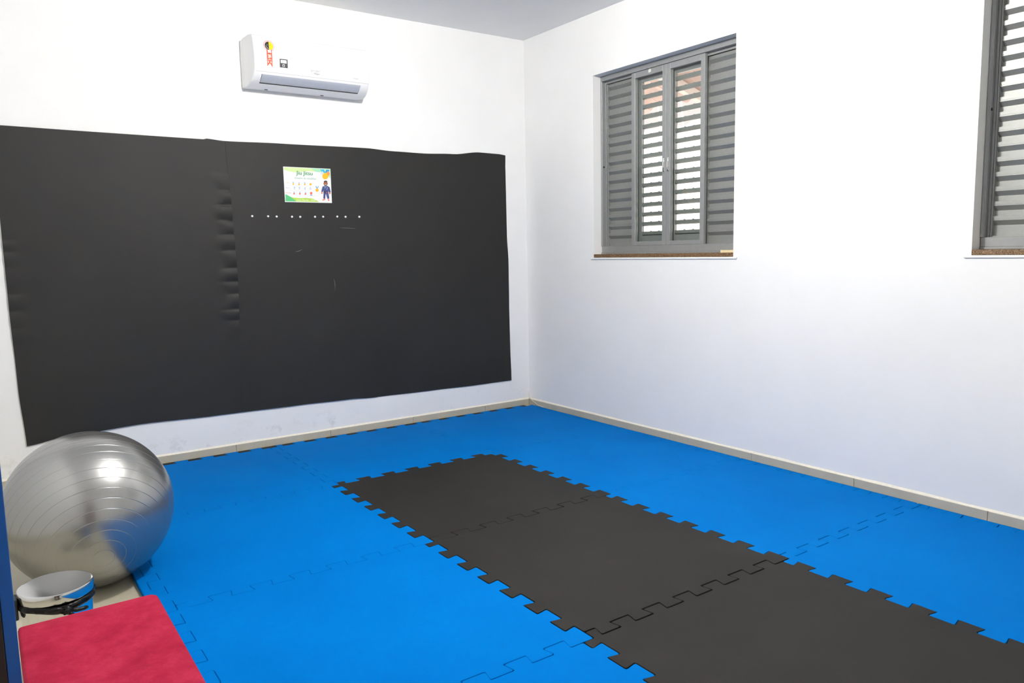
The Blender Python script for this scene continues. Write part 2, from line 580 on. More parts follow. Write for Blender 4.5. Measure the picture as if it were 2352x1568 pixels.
def make_window(idx, yh, yl, label, dot=True, extras=False):
    w = tag(empty('window_%d' % idx, (XW + 0.06, (yh + yl) / 2, WZ0)), kind='structure', label=label)
    zb = 1.163 + T                     # top of the stone sill
    zt = WZ1
    xf = XW + 0.065                    # front of the aluminium frame
    # stone sill
    obj('sill', box((XW - 0.004, yl + 0.001, WZ0 + 0.0005), (XW + WT + 0.02, yh - 0.001, zb), 0.0015), M['granite'], w)
    # plaster ledge under it
    obj('ledge', box((XW - 0.007, yl - 0.028, WZ0 - 0.012), (XW - 0.0005, yh + 0.028, WZ0 - 0.001), 0.002), M['wall'], w)
    # frame: sill rail, head, jambs with track ribs
    bm = bmesh.new()
    add_box(bm, (xf, yl + 0.002, zb + 0.0005), (xf + 0.078, yh - 0.002, zb + 0.011), 0.001)
    add_box(bm, (xf + 0.004, yl + 0.004, zb + 0.0112), (xf + 0.078, yh - 0.004, zb + 0.052), 0.001)
    obj('frame_sill', bm, M['alu'], w)
    bm = bmesh.new()
    add_box(bm, (xf, yl + 0.002, zt - 0.034), (xf + 0.078, yh - 0.002, zt - 0.001), 0.001)
    add_box(bm, (xf + 0.032, yl + 0.004, zt - 0.050), (xf + 0.037, yh - 0.004, zt - 0.0342))
    obj('frame_head', bm, M['alu'], w)
    for s, ye in ((-1, yh), (1, yl)):
        bm = bmesh.new()
        def jb(d0, d1, x0, x1):
            a, b = sorted((ye + s * d0, ye + s * d1))
            add_box(bm, (x0, a, zb + 0.0525), (x1, b, zt - 0.0345), 0.0008)
        jb(0.002, 0.014, xf, xf + 0.078)
        jb(0.0142, 0.0175, xf + 0.001, xf + 0.004)
        jb(0.0142, 0.024, xf + 0.031, xf + 0.036)
        jb(0.0142, 0.030, xf + 0.041, xf + 0.045)
        obj('frame_jamb', bm, M['alu'], w)
    if dot:
        bm = bmesh.new()
        add_tube(bm, [(xf + 0.016, yh - 0.0142, 1.752 + T), (xf + 0.016, yh - 0.0175, 1.752 + T)], 0.006, 12)
        obj('drain_plug', bm, M['blackpl'], w)
    # geometry of the bays
    yc = (yh + yl) / 2 - 0.008
    half = 0.304
    z0, z1 = zb + 0.0522, zt - 0.036
    ztop = 2.279 + T
    # fixed outer shutters
    xs = xf + 0.046
    for key, a, b in (('L', yc + half - 0.020, yh - 0.016), ('R', yl + 0.016, yc - half + 0.020)):
        panel = obj('fixed_shutter', box((xs - 0.0005, a, z0), (xs + 0.024, b, z0 + 0.006), 0.0005), M['alu2'], w)
        bm = bmesh.new()
        bm.from_mesh(panel.data)
        off = world_loc(panel)
        for lo, hi in (((xs, a, z0 + 0.006), (xs + 0.024, a + 0.012, z1)), ((xs + 0.003, b - 0.012, z0 + 0.006), (xs + 0.024, b, z1)),
                       ((xs + 0.017, a + 0.012, z1 - 0.030), (xs + 0.024, b - 0.012, z1)), ((xs + 0.017, a + 0.012, z0 + 0.006), (xs + 0.024, b - 0.012, z0 + 0.034))):
            add_box(bm, tuple(Vector(lo) - off), tuple(Vector(hi) - off))
        bm.to_mesh(panel.data); bm.free()
        fill_slats(panel, 'C%s' % key, a + 0.0125, b - 0.0125, xs + 0.001, ztop, 17, slat_closed)
    # sliding shutters behind the glass
    xm = xf + 0.050
    for key, a, b in (('mL', yc + 0.003, yc + half - 0.021), ('mR', yc - half + 0.021, yc - 0.003)):
        bm = bmesh.new()
        for lo, hi in (((xm, a, z0), (xm + 0.022, a + 0.030, z1)), ((xm, b - 0.030, z0), (xm + 0.022, b, z1)),
                       ((xm, a + 0.030, z1 - 0.060), (xm + 0.022, b - 0.030, z1)), ((xm + 0.004, a + 0.030, z0), (xm + 0.022, b - 0.030, z0 + 0.064))):
            add_box(bm, lo, hi, 0.0008)
        panel = obj('sliding_shutter', bm, M['alu'], w)
        fill_slats(panel, 'M%s' % key, a + 0.0305, b - 0.0305, xm + 0.002, ztop, 17, slat_open)
    # glass sashes
    xg = xf + 0.006
    for key, a, b in (('gL', yc + 0.001, yc + half), ('gR', yc - half, yc - 0.001)):
        bm = bmesh.new()
        st = 0.032
        zg0, zg1 = z0 + 0.0005, zt - 0.0355
        for lo, hi in (((xg, a, zg0), (xg + 0.022, a + st, zg1)), ((xg, b - st, zg0), (xg + 0.022, b, zg1)),
                       ((xg, a + st, zg1 - 0.036), (xg + 0.022, b - st, zg1)), ((xg, a + st, zg0), (xg + 0.022, b - st, zg0 + 0.026))):
            add_box(bm, lo, hi, 0.0012)
        # glazing bead
        for lo, hi in (((xg + 0.013, a + st, zg0 + 0.026), (xg + 0.021, a + st + 0.006, zg1 - 0.036)), ((xg + 0.013, b - st - 0.006, zg0 + 0.026), (xg + 0.021, b - st, zg1 - 0.036))):
            add_box(bm, lo, hi)
        sash = obj('glass_sash', bm, M['alu'], w)
        obj('pane', box((xg + 0.009, a + st - 0.004, zg0 + 0.022), (xg + 0.012, b - st + 0.004, zg1 - 0.032)), M['glass'], sash)
        yk = a + 0.017 if key == 'gL' else b - 0.017
        bm = bmesh.new()
        add_box(bm, (xg - 0.003, yk - 0.007, 1.668 + T), (xg - 0.0002, yk + 0.007, 1.752 + T), 0.0012)
        add_box(bm, (xg - 0.011, yk - 0.0035, 1.690 + T), (xg - 0.003, yk + 0.0035, 1.730 + T), 0.0015)
        add_tube(bm, [(xg - 0.0048, yk, 1.675 + T), (xg - 0.003, yk, 1.675 + T)], 0.004, 8)
        add_tube(bm, [(xg - 0.0048, yk, 1.745 + T), (xg - 0.003, yk, 1.745 + T)], 0.004, 8)
        h = obj('latch', bm, M['chrome'], sash)
        if extras and key == 'gL':
            bm = bmesh.new()
            add_prism(bm, round_poly([(-0.194 - 0.012, 2.293), (-0.194 + 0.012, 2.290), (-0.194 + 0.010, 2.311), (-0.194 - 0.011, 2.313)], 0.006),
                      lambda p, q, t: (t, p, q + T), xg - 0.0008, xg - 0.0002)
            obj('torn_sticker', bm, flat(222, 222, 216), sash)
    return w

make_window(1, WIN[0][0], WIN[0][1], 'grey aluminium window with louvred shutters and two glass sashes nearest the corner', extras=True)
make_window(2, WIN[1][0], WIN[1][1], 'grey aluminium louvred window farther from the corner')
tag(obj('wooden_shim', box((XW + 0.048, -0.905, 1.1632 + T), (XW + 0.0645, -0.785, 1.178 + T), 0.001), M['cream']),
    'small cream strip of wood lying on the granite window sill', 'wood strip')

# ------------------------------------------------------------------ house next door, seen through the slats
nb = tag(empty('neighbouring_house', (XW + 2.6, -0.6, 0)), 'pale plastered house with clay roof seen through the shutter slats', 'building')
obj('facade', box((XW + 2.6, -7.0, -0.1), (XW + 2.8, 7.0, 2.95)), M['outwall'], nb)
bm = bmesh.new()
for k in range(44):
    yc = -6.9 + k * 0.32
    n8 = 6
    pts = [(yc - 0.15 + 0.30 * i / n8, 0.05 * math.sin(PI * i / n8)) for i in range(n8 + 1)]
    pts2 = [(p, q - 0.02) for p, q in reversed(pts)]
    add_prism(bm, pts + pts2, lambda p, q, t: (XW + 2.3 + t, p, 2.93 + q + t * 0.42), 0.0, 3.0)
rf = obj('roof', bm, M['roofclay'], nb)
rf['kind'] = 'stuff'
# porch roof over the windows outside
pr_ = tag(empty('porch_roof', (XW + WT, -1.5, 2.6)), 'clay tiled porch roof outside the windows, seen through the upper slats', 'roof')
def porch_z(t):
    return 2.66 - 0.30 * t
bm = bmesh.new()
for k in range(36):
    yc = -5.4 + k * 0.20
    n8 = 6
    pts = [(yc - 0.095 + 0.19 * i / n8, 0.035 * math.sin(PI * i / n8)) for i in range(n8 + 1)]
    pts2 = [(p, q - 0.014) for p, q in reversed(pts)]
    add_prism(bm, pts + pts2, lambda p, q, t: (XW + WT + 0.002 + t, p, porch_z(t) + q), 0.0, 1.02)
o = obj('roof_tiles', bm, M['roofclay'], pr_)
o['kind'] = 'stuff'
for k in range(12):
    yc = -5.3 + k * 0.62
    obj('rafter', prism([(0.002, porch_z(0) - 0.085), (1.0, porch_z(1.0) - 0.085), (1.0, porch_z(1.0) - 0.016), (0.002, porch_z(0) - 0.016)],
                        lambda p, q, t: (XW + WT + p, t, q), yc - 0.025, yc + 0.025), M['outwall'], pr_)
tag(obj('yard', box((XW + WT + 0.001, -9, -0.12), (XW + 9, 9, -0.101)), M['outground']), 'grey concrete yard outside the windows', 'ground', kind='structure')

# ------------------------------------------------------------------ foam floor mats
E_ = 0.0223                       # half the tooth depth
PITCH = 0.1455
HT, HB = 0.0412, 0.0315           # tooth half width at tip and at root
def tile_outline(g=0.0005):
    e = E_
    p = []
    c2 = [0.1703 + PITCH * k for k in range(6)]
    c1 = [0.0975 + PITCH * k for k in range(7)]
    # far edge (v small), u rising
    p += [(e, -e), (0.0975 - HB - 0.0003 + 0.0045, -e), (0.0975 - HT + 0.0005 + 0.0005, e)]
    for c in c2:
        p += [(c - HB, e), (c - HT, -e), (c + HT, -e), (c + HB, e)]
    p += [(1 - e, e)]
    # right edge, v rising
    for c in c1[:-1]:
        p += [(1 - e, c - HB), (1 + e, c - HT), (1 + e, c + HT), (1 - e, c + HB)]
    p += [(1 - e, c1[-1] - HB), (1 + e, c1[-1] - HT), (1 + e, 1 + e)]
    # near edge, u falling
    p += [(c1[-1] - HT, 1 + e), (c1[-1] - HB, 1 - e)]
    for c in reversed(c1[:-1]):
        p += [(c + HB, 1 - e), (c + HT, 1 + e), (c - HT, 1 + e), (c - HB, 1 - e)]
    p += [(e, 1 - e)]
    # left edge, v falling
    for c in reversed(c2):
        p += [(e, c + HB), (-e, c + HT), (-e, c - HT), (e, c - HB)]
    p += [(e, 0.0975 - HT + 0.001), (-e, 0.0975 - HB + 0.0042), (-e, e), (e, e)]
    return p

def inset_poly(pts, g):
    """shift each vertex inward by g (polygon given clockwise or not)"""
    area = sum(pts[i - 1][0] * pts[i][1] - pts[i][0] * pts[i - 1][1] for i in range(len(pts)))
    s = 1 if area > 0 else -1
    out = []
    n = len(pts)
    for i in range(n):
        a, b, c = Vector(pts[i - 1]), Vector(pts[i]), Vector(pts[(i + 1) % n])
        d0, d1 = (b - a).normalized(), (c - b).normalized()
        n0, n1 = Vector((-d0.y, d0.x)) * s, Vector((-d1.y, d1.x)) * s
        m = n0 + n1
        k = max(0.35, 1 + n0.dot(n1))
        out.append(tuple(b + m * (g / k)))
    return out

def slab(pts, z0, z1, lip=0.0012):
    """prism with a softened top edge; pts are (u, v) -> world (u, -v)"""
    bm = bmesh.new()
    inner = inset_poly(pts, lip)
    rows = []
    for poly, z in ((pts, z0), (pts, z1 - lip), (inner, z1)):
        rows.append([bm.verts.new((q[0], -q[1], z)) for q in poly])
    n = len(pts)
    for A, B in zip(rows[:-1], rows[1:]):
        for i in range(n):
            bm.faces.new((A[i], A[(i + 1) % n], B[(i + 1) % n], B[i]))
    bm.faces.new(rows[0]); bm.faces.new(rows[-1])
    bmesh.ops.triangulate(bm, faces=[f for f in bm.faces if len(f.verts) > 4])
    return bm

base = tile_outline()
rounded = round_poly(inset_poly(base, 0.0005), 0.007, 2)
rounded_black = round_poly(inset_poly(base, 0.0019), 0.007, 2)      # worn, a little smaller
mat_mesh = {}
def mat_tile(col, u, v, du, dv, dz, label, group=None):
    key = col
    if key not in mat_mesh:
        o = obj('foam_mat', slab(rounded if col == 'blue' else rounded_black, 0.0, T), M[col])
        mat_mesh[key] = o
    else:
        o = mat_mesh[key].copy(); C.objects.link(o)
    o.location = (u + du, -(v + dv), 0.0005 + dz)
    tag(o, label, 'foam mat', group)
    return o

mat_tile('blue', 0, -1, 0.000, 0.001, 0, 'blue foam puzzle mat against the black wall panels, next to the silver ball', 'blue foam floor mats')
mat_tile('blue', 1, -1, 0.001, 0.000, 0, 'blue foam puzzle mat between the black wall panels and the end of the black mats', 'blue foam floor mats')
mat_tile('blue', 2, -1, 0.001, 0.001, 0, 'blue foam puzzle mat in the corner where the two walls meet', 'blue foam floor mats')
mat_tile('blue', 0, 0, 0.000, 0.0005, 0, 'blue foam puzzle mat between the silver ball and the endmost black mat', 'blue foam floor mats')
mat_tile('blue', 2, 0, 0.001, -0.001, 0, 'blue foam puzzle mat between the endmost black mat and the wall under the window', 'blue foam floor mats')
mat_tile('blue', 0, 1, 0.0, 0.0015, 0, 'blue foam puzzle mat between the red bench and the middle black mat', 'blue foam floor mats')
mat_tile('blue', 2, 1, 0.001, -0.0010, 0, 'blue foam puzzle mat between the middle black mat and the window wall', 'blue foam floor mats')
mat_tile('blue', 0, 2, 0.0005, 0.0035, 0, 'blue foam puzzle mat beyond the red bench, two mats from the silver ball', 'blue foam floor mats')
mat_tile('blue', 2, 2, 0.001, 0.0015, 0, 'blue foam puzzle mat under the second window, beside the last black mat', 'blue foam floor mats')
mat_tile('black', 1, 0, 0.0, -0.0006, 0.0006, 'black foam puzzle mat with blue mats on three sides', 'black foam floor mats')
mat_tile('black', 1, 1, 0.0005, 0.0005, 0.0012, 'black foam puzzle mat in the middle of the black row', 'black foam floor mats')
mat_tile('black', 1, 2, 0.001, 0.0018, 0.0004, 'black foam puzzle mat at the open end of the black row', 'black foam floor mats')

# border strips with teeth on one side
def border(name_col, side, i, label, group):
    e = E_
    c1 = [0.0975 + PITCH * k for k in range(7)]
    c2 = [0.1703 + PITCH * k for k in range(6)]
    if side == 'back':            # lies beyond v=-1: its near edge has the plain teeth
        w = 0.0275
        p = [(0.001, -w), (1 + (0.0 if i < 2 else -0.02), -w)]
        p += [(1 + (0.0 if i < 2 else -0.02), -e), (1 + e if i < 2 else 0.98, -e), (1 + e if i < 2 else 0.98, e), (c1[-1] - HT, e), (c1[-1] - HB, -e)]
        for c in reversed(c1[:-1]):
            p += [(c + HB, -e), (c + HT, e), (c - HT, e), (c - HB, -e)]
        p += [(0.001 + e, -e), (0.001 + e, -e - 0.002), (0.001, -e - 0.002)]
        off = (i, -1)
    elif side == 'left':          # beyond u=0
        w = 0.052
        p = [(-w, 0.001), (-e, 0.001)]
        for c in c1[:-1]:
            p += [(-e, c - HB), (e, c - HT), (e, c + HT), (-e, c + HB)]
        p += [(-e, c1[-1] - HB), (e, c1[-1] - HT), (e, 1 + e), (-e, 1 + e), (-e, 1.0), (-w, 1.0)]
        off = (0, i)
    else:                         # beyond u=3
        w = 0.0345
        p = [(w, 0.001), (w, 1.0), (e, 1.0), (e, 1 - e)]
        for c in reversed(c2):
            p += [(e, c + HB), (-e, c + HT), (-e, c - HT), (e, c - HB)]
        p += [(e, 0.0975 - HT + 0.001), (-e, 0.0975 - HB + 0.004), (-e, e), (e, e), (e, 0.001)]
        off = (3, i)
    pts = round_poly(inset_poly(p, 0.0016 if side == 'right' else 0.0008), 0.004, 1)
    bm = slab(pts, 0.0, T - (0.0012 if side == 'back' else 0.0))
    o = obj('border_strip', bm, M[name_col])
    o.location = (off[0], -off[1] + (0.0 if side == 'back' else 0.0), 0.0005)
    tag(o, label, 'foam strip', group)

names3 = ['nearest the silver ball', 'in the middle of that wall', 'ending at the room corner']
for i in range(3):
    border('black', 'back', i, 'narrow black foam edge strip by the panelled wall, ' + names3[i], 'black foam edge strips')
for i, t in ((-1, 'behind the silver ball'), (0, 'under the silver ball'), (1, 'under the red bench'), (2, 'beyond the red bench')):
    border('blue', 'left', i, 'narrow blue foam edge strip beside the beige floor, ' + t, 'blue foam edge strips')
for i, t in ((-1, 'starting at the room corner'), (0, 'under the shuttered window'), (1, 'between the two windows'), (2, 'under the second window')):
    border('blue', 'right', i, 'narrow blue foam edge strip along the window wall skirting, ' + t, 'blue foam edge strips')

# ------------------------------------------------------------------ black wall panels
def interp(tab, t):
    if t <= tab[0][0]:
        return tab[0][1]
    for (a, va), (b, vb) in zip(tab[:-1], tab[1:]):
        if t <= b:
            s = (t - a) / (b - a)
            s = s * s * (3 - 2 * s)
            return va + (vb - va) * s
    return tab[-1][1]

EDGE_AB = [(0.239, 0.836), (0.60, 0.850), (1.061, 0.857), (1.45, 0.848), (1.874, 0.833)]
EDGE_BC = [(0.216, 1.746), (0.614, 1.750), (1.435, 1.770), (1.889, 1.772)]
TOP = [(-0.32, 1.882), (0.20, 1.879), (0.712, 1.878), (0.716, 1.8835), (0.833, 1.876), (1.156, 1.882), (1.753, 1.889), (1.93, 1.881), (2.16, 1.879), (2.40, 1.888), (2.63, 1.912), (2.80, 1.910), (2.87, 1.903)]
BOT = [(-0.30, 0.211), (-0.10, 0.236), (0.28, 0.249), (0.69, 0.240), (0.836, 0.239), (1.2, 0.236), (1.536, 0.230), (1.726, 0.219), (2.2, 0.212), (2.559, 0.207), (2.88, 0.206)]
EDGE_L = [(0.211, -0.294), (0.55, -0.309), (0.97, -0.315), (1.42, -0.316), (1.75, -0.312), (1.84, -0.306), (1.89, -0.285)]
EDGE_R = [(0.206, 2.874), (0.62, 2.863), (0.90, 2.866), (1.119, 2.867), (1.30, 2.858), (1.445, 2.855), (1.70, 2.853), (1.91, 2.859)]
PUCK = [1.688, 1.585, 1.50, 1.409, 1.324, 1.231, 1.125, 1.043, 0.97, 0.877, 0.81, 0.709]
PUCKL = [1.42, 1.30, 1.24, 1.16, 1.02, 0.93, 0.84, 0.76]
PAMP = [0.55, 0.9, 1.0, 1.0, 1.0, 0.9, 0.9, 0.55, 0.75, 0.6, 0.4]

def bulge(z, lines, amps, amp):
    for k, (a, b) in enumerate(zip(lines[:-1], lines[1:])):
        if b <= z <= a:
            s = (a - z) / (a - b)
            return amp * amps[k % len(amps)] * (math.sin(PI * min(1, s ** 0.75)) ** 0.8)
    return 0.0

def wall_panel(left, right, th, label, puck=None, puckl=None, nx=36, nz=40):
    zset = [0.0] + [i / nz for i in range(1, nz)] + [1.0]
    if puck:
        nz = 260
        zset = [i / nz for i in range(nz + 1)]
    bm = bmesh.new()
    F, B = [], []
    us = []
    for i in range(nx + 1):
        u = i / nx
        if puck:
            u = 0.5 - 0.5 * math.cos(PI * u)
        us.append(u)
    for t in zset:
        rf_, rb_ = [], []
        for u in us:
            zz = 0.22 + (1.885 - 0.22) * t
            xl, xr = interp(left, zz), interp(right, zz)
            x = xl + (xr - xl) * u
            z = interp(BOT, x) + (interp(TOP, x) - interp(BOT, x)) * t
            d = th + 0.0012 * (1 + math.sin(x * 5.1 + 1.3) * math.sin(z * 4.3)) + 0.0008 * math.sin(x * 13.0 + z * 3.0)
            if puck:
                f = max(0.0, 1 - (xr - x) / (0.115 + 0.02 * math.sin(z * 31)))
                f = f * f * (3 - 2 * f)
                d += bulge(z, PUCK, PAMP, 0.011) * min(1, f * 1.5)
            if puckl:
                f = max(0.0, 1 - (x - xl) / 0.09)
                d += bulge(z, PUCKL, [0.6, 1, 0.8], 0.006) * f
            rf_.append(bm.verts.new((x, YW - d, z + T)))
            rb_.append(bm.verts.new((x, YW - 0.0005, z + T)))
        F.append(rf_); B.append(rb_)
    H, W = len(zset), nx + 1
    for j in range(H - 1):
        for i in range(W - 1):
            bm.faces.new((F[j][i], F[j][i + 1], F[j + 1][i + 1], F[j + 1][i]))
        for i in (0, W - 1):
            bm.faces.new((F[j][i], F[j + 1][i], B[j + 1][i], B[j][i]))
    for i in range(W - 1):
        for j in (0, H - 1):
            bm.faces.new((F[j][i], F[j][i + 1], B[j][i + 1], B[j][i]))
    # flat back
    ring = [B[0][i] for i in range(W)] + [B[j][W - 1] for j in range(1, H)] + [B[H - 1][i] for i in range(W - 2, -1, -1)] + [B[j][0] for j in range(H - 2, 0, -1)]
    bm.faces.new(ring)
    bmesh.ops.triangulate(bm, faces=[f for f in bm.faces if len(f.verts) > 4])
    o = obj('wall_panel', bm, M['wallfoam'], smooth=True, auto=0.9, origin=(interp(left, 0.3), YW, 0.2))
    return tag(o, label, 'wall panel', 'black foam wall panels')

shift = lambda tab, d: [(a, b + d) for a, b in tab]
pA = wall_panel(EDGE_L, shift(EDGE_AB, -0.0006), 0.008, 'wide black foam wall panel with puckered edges behind the silver ball', True, True, nx=56)
pB = wall_panel(shift(EDGE_AB, 0.0006), shift(EDGE_BC, -0.0005), 0.0075, 'black foam wall panel that carries the small poster')
pC = wall_panel(shift(EDGE_BC, 0.0005), EDGE_R, 0.0045, 'black foam wall panel with wavy top edge near the corner')
for pts in ([(1.529, 1.368), (1.58, 1.3665), (1.636, 1.363)], [(1.222, 1.218), (1.245, 1.222), (1.268, 1.231)], [(1.471, 1.039), (1.476, 1.0), (1.474, 0.964)]):
    bm = bmesh.new()
    add_tube(bm, [(x, YW - 0.0102, z + T) for x, z in pts], [0.0003, 0.0009, 0.0003], 6)
    obj('scratch', bm, flat(150, 148, 144), pB)

# white pins
pin_src = None
ORD = ['nearest', 'second', 'third', 'fourth', 'fifth', 'sixth', 'seventh', 'eighth', 'ninth', 'tenth']
for kp, (x, z) in enumerate(((0.965, 1.437), (1.062, 1.437), (1.115, 1.436), (1.212, 1.436), (1.265, 1.436), (1.362, 1.437), (1.416, 1.438), (1.512, 1.440), (1.569, 1.439), (1.666, 1.440))):
    if pin_src is None:
        bm = bmesh.new()
        add_lathe(bm, [(0, 0.007), (0.004, 0.0066), (0.0062, 0.005), (0.0066, 0.0035), (0.0066, 0.0), (0, 0.0)], 14)
        bmesh.ops.rotate(bm, verts=bm.verts, cent=(0, 0, 0), matrix=Matrix.Rotation(PI / 2, 3, 'X'))
        pin_src = obj('wall_pin', bm, M['pin'], smooth=True, auto=0.7)
        o = pin_src
    else:
        o = pin_src.copy(); C.objects.link(o)
    o.location = (x, YW - 0.0096, z + T)
    tag(o, 'small round white pin below the poster, %s to the puckered wall panel' % ORD[kp] if kp == 0 else 'small round white pin below the poster, %s counting from the puckered wall panel' % ORD[kp], 'pin', 'row of white pins')

# ------------------------------------------------------------------ poster
YP = YW - 0.0112
PX0, PX1, PZ0, PZ1 = 1.1725, 1.4800, 1.5265, 1.7430
poster = tag(empty('poster', (PX0, YP, PZ0 + T)), 'small laminated jiu jitsu medal chart pinned to the black wall panel', 'poster')
obj('sheet', box((PX0, YP - 0.0008, PZ0 + T), (PX1, YP, PZ1 + T)), M['paper'], poster)

def pw(X, Y, layer=1):
    u = (X - 130 - 60 * (Y - 185) / 1140) / 1510
    v = (Y - 185 - 75 * u) / (1140 - 40 * u)
    return Vector((PX0 + u * (PX1 - PX0), YP - 0.0008 - 0.0002 * layer, PZ1 - v * (PZ1 - PZ0) + T))

def add_poly(bm, pts3):
    """fill a flat outline (may be concave) with triangles"""
    pts3 = [Vector(p) for p in pts3]
    vs = [bm.verts.new(p) for p in pts3]
    for tri in tessellate_polygon([[Vector((p.x, p.z, 0)) for p in pts3]]):
        try:
            bm.faces.new([vs[i] for i in tri])
        except ValueError:
            pass

def pshape(name, pts, col, layer=1):
    bm = bmesh.new()
    add_poly(bm, [pw(x, y, layer) for x, y in pts])
    return obj(name, bm, flat(*col), poster)

def pmulti(name, polys, col, layer=1):
    if name != 'printed_grid' and len(polys) > 1:
        for p in polys:
            pmulti(name, [p], col, layer)
        return None
    bm = bmesh.new()
    for pts in polys:
        add_poly(bm, [pw(x, y, layer) for x, y in pts])
    return obj(name, bm, flat(*col), poster)

def disc(cx, cy, rx, ry=None, n=20, rot=0):
    ry = ry or rx
    return [(cx + rx * math.cos(2 * PI * i / n), cy + ry * math.sin(2 * PI * i / n)) for i in range(n)]

def text_mesh(name, body, size, mat, parent, place, extrude=0.0, bold=0.0, shear=0.0, align='CENTER', spacing=1.0, yscale=1.0, hug=None):
    """flat lettering; place(x, y) -> world point"""
    cu = bpy.data.curves.new('txt', 'FONT')
    cu.body = body; cu.size = size; cu.align_x = align; cu.offset = bold; cu.shear = shear; cu.space_character = spacing
    to = bpy.data.objects.new('txt', cu)
    C.objects.link(to)
    dg = bpy.context.evaluated_depsgraph_get()
    me = bpy.data.meshes.new_from_object(to.evaluated_get(dg))
    bm = bmesh.new(); bm.from_mesh(me)
    bpy.data.objects.remove(to); bpy.data.curves.remove(cu); bpy.data.meshes.remove(me)
    for v in bm.verts:
        v.co = place(v.co.x, v.co.y * yscale)
    if hug is not None:
        hug_front(bm, hug)
    return obj(name, bm, mat, parent)

def ptext(name, body, X, Y, size, col, layer=3, slope=0.05, **kw):
    text_mesh(name, body, size, flat(*col), poster, lambda x, y: pw(X + x, Y - y + slope * x, layer), **kw)

# green waves
pshape('printed_wave', [(155, 205), (1000, 240), (1640, 272), (1640, 400), (1560, 372), (1330, 372), (1100, 345), (900, 335), (700, 352), (480, 372), (300, 335), (160, 288)], (205, 226, 158), 1)
pshape('printed_wave', [(1000, 240), (1640, 272), (1642, 560), (1590, 520), (1500, 420), (1330, 372), (1150, 350)], (160, 220, 178), 2)
pshape('printed_wave', [(205, 1300), (203, 1070), (330, 1140), (460, 1185), (640, 1200), (880, 1195), (1050, 1215), (1180, 1270), (1275, 1325), (700, 1312)], (176, 212, 76), 1)
pshape('printed_wave', [(205, 1300), (203, 1070), (290, 1115), (380, 1170), (470, 1240), (540, 1308)], (84, 190, 122), 2)
ptext('printed_title', 'Jiu Jitsu', 805, 455, 178, (54, 150, 84), slope=0.05)
ptext('printed_title_weight', 'Jiu Jitsu', 812, 455, 178, (54, 150, 84), layer=4, slope=0.05)
ptext('printed_subtitle', 'Quadro de medalhas', 820, 590, 82, (120, 170, 140), shear=0.35, slope=0.05)
ptext('printed_name', 'Caio Murilo - Prof', 840, 1292, 82, (240, 248, 226), shear=0.3, slope=0.02)
ptext('printed_word', 'OURO', 270, 722, 42, (238, 190, 110), slope=0.04)
ptext('printed_word', 'PRATA', 277, 888, 42, (170, 172, 178), slope=0.04)
ptext('printed_word', 'BRONZE', 286, 1044, 42, (222, 130, 112), slope=0.04)
# table rules
lines = []
for x0_, y0_, x1_, y1_ in ((360, 645, 1275, 688), (190, 790, 1090, 822), (195, 945, 1100, 965), (380, 1105, 1285, 1135)):
    lines.append([(x0_, y0_ - 2), (x1_, y1_ - 2), (x1_, y1_ + 2), (x0_, y0_ + 2)])
for x0_, y0_, x1_, y1_ in ((362, 645, 385, 1105), (540, 655, 560, 1112), (720, 665, 738, 1118), (905, 672, 925, 1124), (1085, 682, 1105, 1130), (1275, 688, 1290, 1135)):
    lines.append([(x0_ - 2, y0_), (x0_ + 2, y0_), (x1_ + 2, y1_), (x1_ - 2, y1_)])
pmulti('printed_grid', lines, (205, 208, 214), 1)['kind'] = 'stuff'

def medal(cx, cy, r, col, rib=True, ringcol=(214, 216, 220)):
    pmulti('printed_medal_shadow', [disc(cx - r * 0.45, cy - r * 0.3, r * 1.75, r * 1.75)], (226, 228, 234), 1.5)
    pmulti('printed_medal_backing', [disc(cx - r * 0.25, cy - r * 0.4, r * 1.75, r * 1.75)], (243, 244, 246), 2)
    if rib:
        pmulti('printed_ribbon', [[(cx - r, cy - 2.4 * r), (cx - 0.4 * r, cy - 2.4 * r), (cx + 0.15 * r, cy - 0.95 * r), (cx - 0.25 * r, cy - 0.9 * r)],
                                  [(cx + r, cy - 2.4 * r), (cx + 0.5 * r, cy - 2.4 * r), (cx - 0.1 * r, cy - 0.95 * r), (cx + 0.3 * r, cy - 0.9 * r)]], (72, 150, 200), 3)
    pmulti('printed_medal', [disc(cx, cy, r)], col, 4)

gold, silver, bronze = (250, 180, 20), (206, 208, 214), (236, 100, 58)
for (cx, cy) in ((445, 745), (628, 760), (810, 760)):
    medal(cx, cy, 28, gold)
medal(995, 755, 40, gold, False)
for (cx, cy) in ((485, 903), (640, 903), (820, 922)):
    medal(cx, cy, 27, silver)
medal(990, 903, 37, silver, False)
for (cx, cy) in ((473, 1058), (655, 1060), (833, 1068)):
    medal(cx, cy, 27, bronze)
medal(1018, 1040, 40, bronze, False)
pmulti('printed_ribbon', [[(985, 1085), (1050, 1090), (1052, 1116), (985, 1112)], [(970, 845), (1012, 848), (1010, 862), (972, 860)]], (80, 150, 200), 5)
medal(1208, 945, 54, gold)
# big medals, top corner
pmulti('printed_ribbon', [[(1305, 275), (1350, 278), (1385, 345), (1350, 350)], [(1360, 278), (1425, 280), (1480, 385), (1425, 385)]], (32, 170, 222), 3)
pmulti('printed_ribbon', [[(1515, 285), (1570, 287), (1530, 380), (1470, 385)], [(1580, 287), (1615, 288), (1590, 350), (1555, 352)]], (20, 130, 205), 3)
pmulti('printed_medal', [disc(1362, 405, 52)], (216, 218, 222), 4)
pmulti('printed_medal', [disc(1572, 418, 58, 66)], (246, 140, 84), 4)
pmulti('printed_medal', [disc(1475, 495, 98, 102, 28)], (252, 184, 14), 5)
